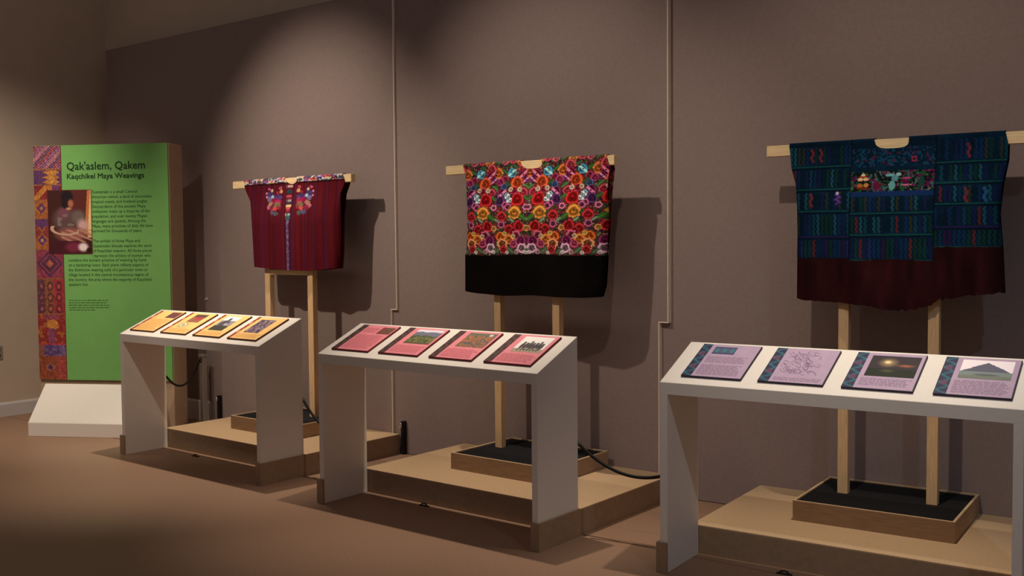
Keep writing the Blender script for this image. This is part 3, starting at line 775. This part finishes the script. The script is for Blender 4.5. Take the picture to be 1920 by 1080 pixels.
ph = obj('photograph_backing', box((PX0-0.004, -0.003, PZ0-0.004), (PX1+0.004, -0.0013, PZ1+0.004)), 'edge_p', tw)
colgrid('photograph', 110, 150, lambda u, v: (PX0+(PX1-PX0)*u, np.full_like(u, -0.0034), PZ1-(PZ1-PZ0)*v), woman, 'print', tw)

def text_mesh(s, size, width=None):
    cu = bpy.data.curves.new('t', 'FONT'); cu.body = s; cu.size = size; cu.resolution_u = 2
    o = bpy.data.objects.new('t', cu); COL.objects.link(o)
    bpy.context.view_layer.update()
    me = bpy.data.meshes.new_from_object(o.evaluated_get(bpy.context.evaluated_depsgraph_get()))
    bpy.data.objects.remove(o); bpy.data.curves.remove(cu)
    n = len(me.vertices); co = np.zeros(n*3, np.float32); me.vertices.foreach_get('co', co); co = co.reshape(-1, 3)
    if width: co[:, 0] *= width/max(1e-6, co[:, 0].max())
    faces = [tuple(p.vertices) for p in me.polygons]; bpy.data.meshes.remove(me)
    return co, faces
def px2x(px, py): return (px-(67+(py-272)/439*5))/252.3*TW-0.0
def px2z(px, py): return TZ1-(py-(272.8-(px-65)/253*5))/439.5*(TZ1-TZ0)
def put_text(name, lines, mname, bold=0.0):
    V = []; F = []
    for (s, size, px0, px1, py) in lines:
        xa, xb, z = px2x(px0, py), px2x(px1, py), px2z(px0, py)
        co, fc = text_mesh(s, size, xb-xa)
        offs = [(0, 0)] if not bold else [(0, 0), (bold, 0), (0, bold), (bold, bold)]
        for k, (ox, oz) in enumerate(offs):
            b = len(V)
            V += [(xa+c[0]+ox, -0.0011-0.00005*k, z+c[1]+oz) for c in co.tolist()]; F += [tuple(b+q for q in f) for f in fc]
    me = bpy.data.meshes.new(name); me.from_pydata(V, [], F); me.materials.append(MAT[mname])
    return link(bpy.data.objects.new(name, me), tw)
put_text('title_text', [("Qak'aslem, Qakem", 0.088, 130, 277, 318)], 'ink', 0.002)
put_text('subtitle_text', [('Kaqchikel Maya Weavings', 0.058, 130, 275, 334.5)], 'ink', 0.002)
P1 = [('Guatemala is a small Central', 261.7), ('American nation, a land of mountains,', 290), ('tropical coasts, and lowland jungles.', 281.8), ('Descendants of the ancient Maya', 277), ('civilization make up a majority of the', 285),
      ('population, and over twenty Mayan', 280), ('languages are spoken. Among the', 277.6), ('Maya, many practices of daily life have', 290), ('survived for thousands of years.', 270)]
P2 = [('The exhibit of three Maya and', 266), ('Guatemalan blouses explores the work', 288), ('of Kaqchikel weavers. All three pieces', 288), ('represent the artistry of women who', 286), ('combine the ancient practice of weaving by hand', 277),
      ('on a backstrap loom. Each piece reflects aspects of', 281.5), ('the distinctive weaving style of a particular town or', 280), ('village located in the central mountainous region of', 281.5), ('the country, the area where the majority of Kaqchikel', 286.7), ('speakers live.', 168)]
put_text('body_text', [(s, 0.034, 177, e, 361+9.03*k) for k, (s, e) in enumerate(P1)], 'ink')
L = [(s, 0.034, 178 if k < 4 else 131, e, 452+9.08*k) for k, (s, e) in enumerate(P2)]
put_text('body_text', L, 'ink')
bm = bmesh.new(); rnd = random.Random(4)
for k, e in enumerate((205, 203, 206.7, 209, 180)):
    py = 561.5+4.5*k; x = px2x(131, py); xe = px2x(e, py); z = px2z(131, py)
    while x < xe-0.01:
        l = min(0.012+rnd.random()*0.03, xe-x)
        bm.faces.new([bm.verts.new(p) for p in ((x, -0.0011, z), (x+l, -0.0011, z), (x+l, -0.0011, z+0.005), (x, -0.0011, z+0.005))]); x += l+0.007
obj('footnote_text', bm, 'ink_f', tw)

# slanted white plinth at its foot
pl = obj('slanted_plinth', prism([(0, 0), (0.243, 0), (0.243, 0.383), (0, 0.108)], 'x', 0, 1.0, 0.003), 'white')
pl.location = A0; pl.rotation_euler = (0, 0, TA)
tag(pl, 'white wedge-shaped plinth on the floor before the green introduction panel', 'plinth')

# ------------------------------------------------------------------ barrier cords, post, small fittings
def wl(i, x, y, z):
    u = UN[i]; return Vector((u['x']+x*math.cos(u['a'])-y*math.sin(u['a']), u['y']+x*math.sin(u['a'])+y*math.cos(u['a']), z))
def cord(name, a, b, sag, label, skew=0.0):
    pts = []
    for k in range(33):
        t = k/32; p = a.lerp(b, t); p.z -= sag*4*t*(1-t)*(1+skew*(t-0.5)); pts.append(p)
    o = obj(name, tube(pts, 0.0085, 8), 'cord', None, True)
    return tag(o, label, 'cord', 'black barrier cords')
post_p = Vector((-7.205, 5.055, 0))
cord('barrier_cord', wl(1, 0.02, D+0.0105, 0.52), post_p+Vector((0.0, -0.033, 0.535)), 0.13, 'black cord sagging from the steel post to the orange-board rail')
cord('barrier_cord', wl(1, UN[1]['W']-0.012, D+0.0105, 0.492), wl(2, 0.015, D+0.0105, 0.47), 0.16, 'black cord sagging between the orange-board rail and the pink-board rail')
cord('barrier_cord', wl(2, UN[2]['W']-0.012, D+0.0105, 0.474), wl(3, 0.015, D+0.0105, 0.44), 0.125, 'black cord sagging between the pink-board rail and the lilac-board rail')

sp = thing('cord_post', 'slim brushed steel post by the wall holding the end of a black cord', 'post', post_p)
obj('shaft', box((-0.022, -0.022, 0.008), (0.022, 0.022, 0.56), 0.003), 'steel', sp)
obj('cap', box((-0.028, -0.028, 0.56), (0.028, 0.028, 0.585), 0.004), 'steel', sp)
obj('foot_plate', box((-0.05, -0.05, 0), (0.05, 0.05, 0.008), 0.002), 'steel', sp)
obj('cord_ring', tube([(0.016*math.cos(t), -0.024, 0.535+0.016*math.sin(t)) for t in np.linspace(0, 6.283, 13)], 0.004, 6), 'plastic', sp)

def wall_socket(x, yw, label):
    t = thing('cable_box', label, 'cable box', (x, yw-0.001, 0), 0, 'black cable boxes at the wall')
    obj('housing', box((-0.014, -0.034, 0), (0.014, 0.0, 0.235), 0.003), 'plastic', t)
    bm = bmesh.new(); bmesh.ops.create_uvsphere(bm, u_segments=12, v_segments=8, radius=0.013)
    for v in bm.verts: v.co = Vector((v.co.x*0.8-0.004, v.co.y*0.8-0.041, v.co.z*1.5+0.205))
    obj('knob', bm, 'chrome', t, True)
wall_socket(-7.135, Y1, 'small black cable box on the floor beside the steel post')
wall_socket(-5.035, Y2-0.001, 'small black cable box on the floor between the orange-board and pink-board platforms')

hk = thing('wall_hook', 'tiny white hook on the grey wall right of the green panel', 'hook', (-7.30, Y1, 1.03))
obj('back_plate', box((-0.012, -0.004, -0.008), (0.012, 0, 0.012), 0.001), 'base', hk)
obj('prong', tube([(0, -0.003, 0), (0, -0.018, -0.006), (0, -0.022, 0.004)], 0.004, 6), 'base', hk)

wp = thing('wall_outlet', 'wall outlet plate on the beige left wall at the picture edge', 'outlet', (XL, 4.235, 0.56))
obj('plate', box((0, -0.036, -0.06), (0.007, 0.036, 0.06), 0.002), 'plate', wp)
for dz in (-0.025, 0.025):
    obj('socket', box((0.007, -0.016, dz-0.014), (0.009, 0.016, dz+0.014), 0.001), 'plastic', wp)

# small dark cable clips on the floor under each rail
for i, (cx, cy), nm in ((1, (0.49, 0.266), 'orange'), (2, (0.536, 0.300), 'pink'), (3, (0.48, 0.268), 'lilac')):
    p = wl(i, cx, cy, 0)
    c = thing('cable_clip', 'small dark cable clip on the floor under the %s-board rail' % nm, 'cable clip', p, UN[i]['a'], 'cable clips under the rails')
    obj('clip_base', box((-0.035, -0.010, 0), (0.035, 0.010, 0.004), 0.001), 'plastic', c)
    obj('clip_arch', tube([(-0.022, 0, 0.003), (-0.015, 0, 0.012), (0, 0, 0.015), (0.015, 0, 0.012), (0.022, 0, 0.003)], 0.004, 6), 'plastic', c)
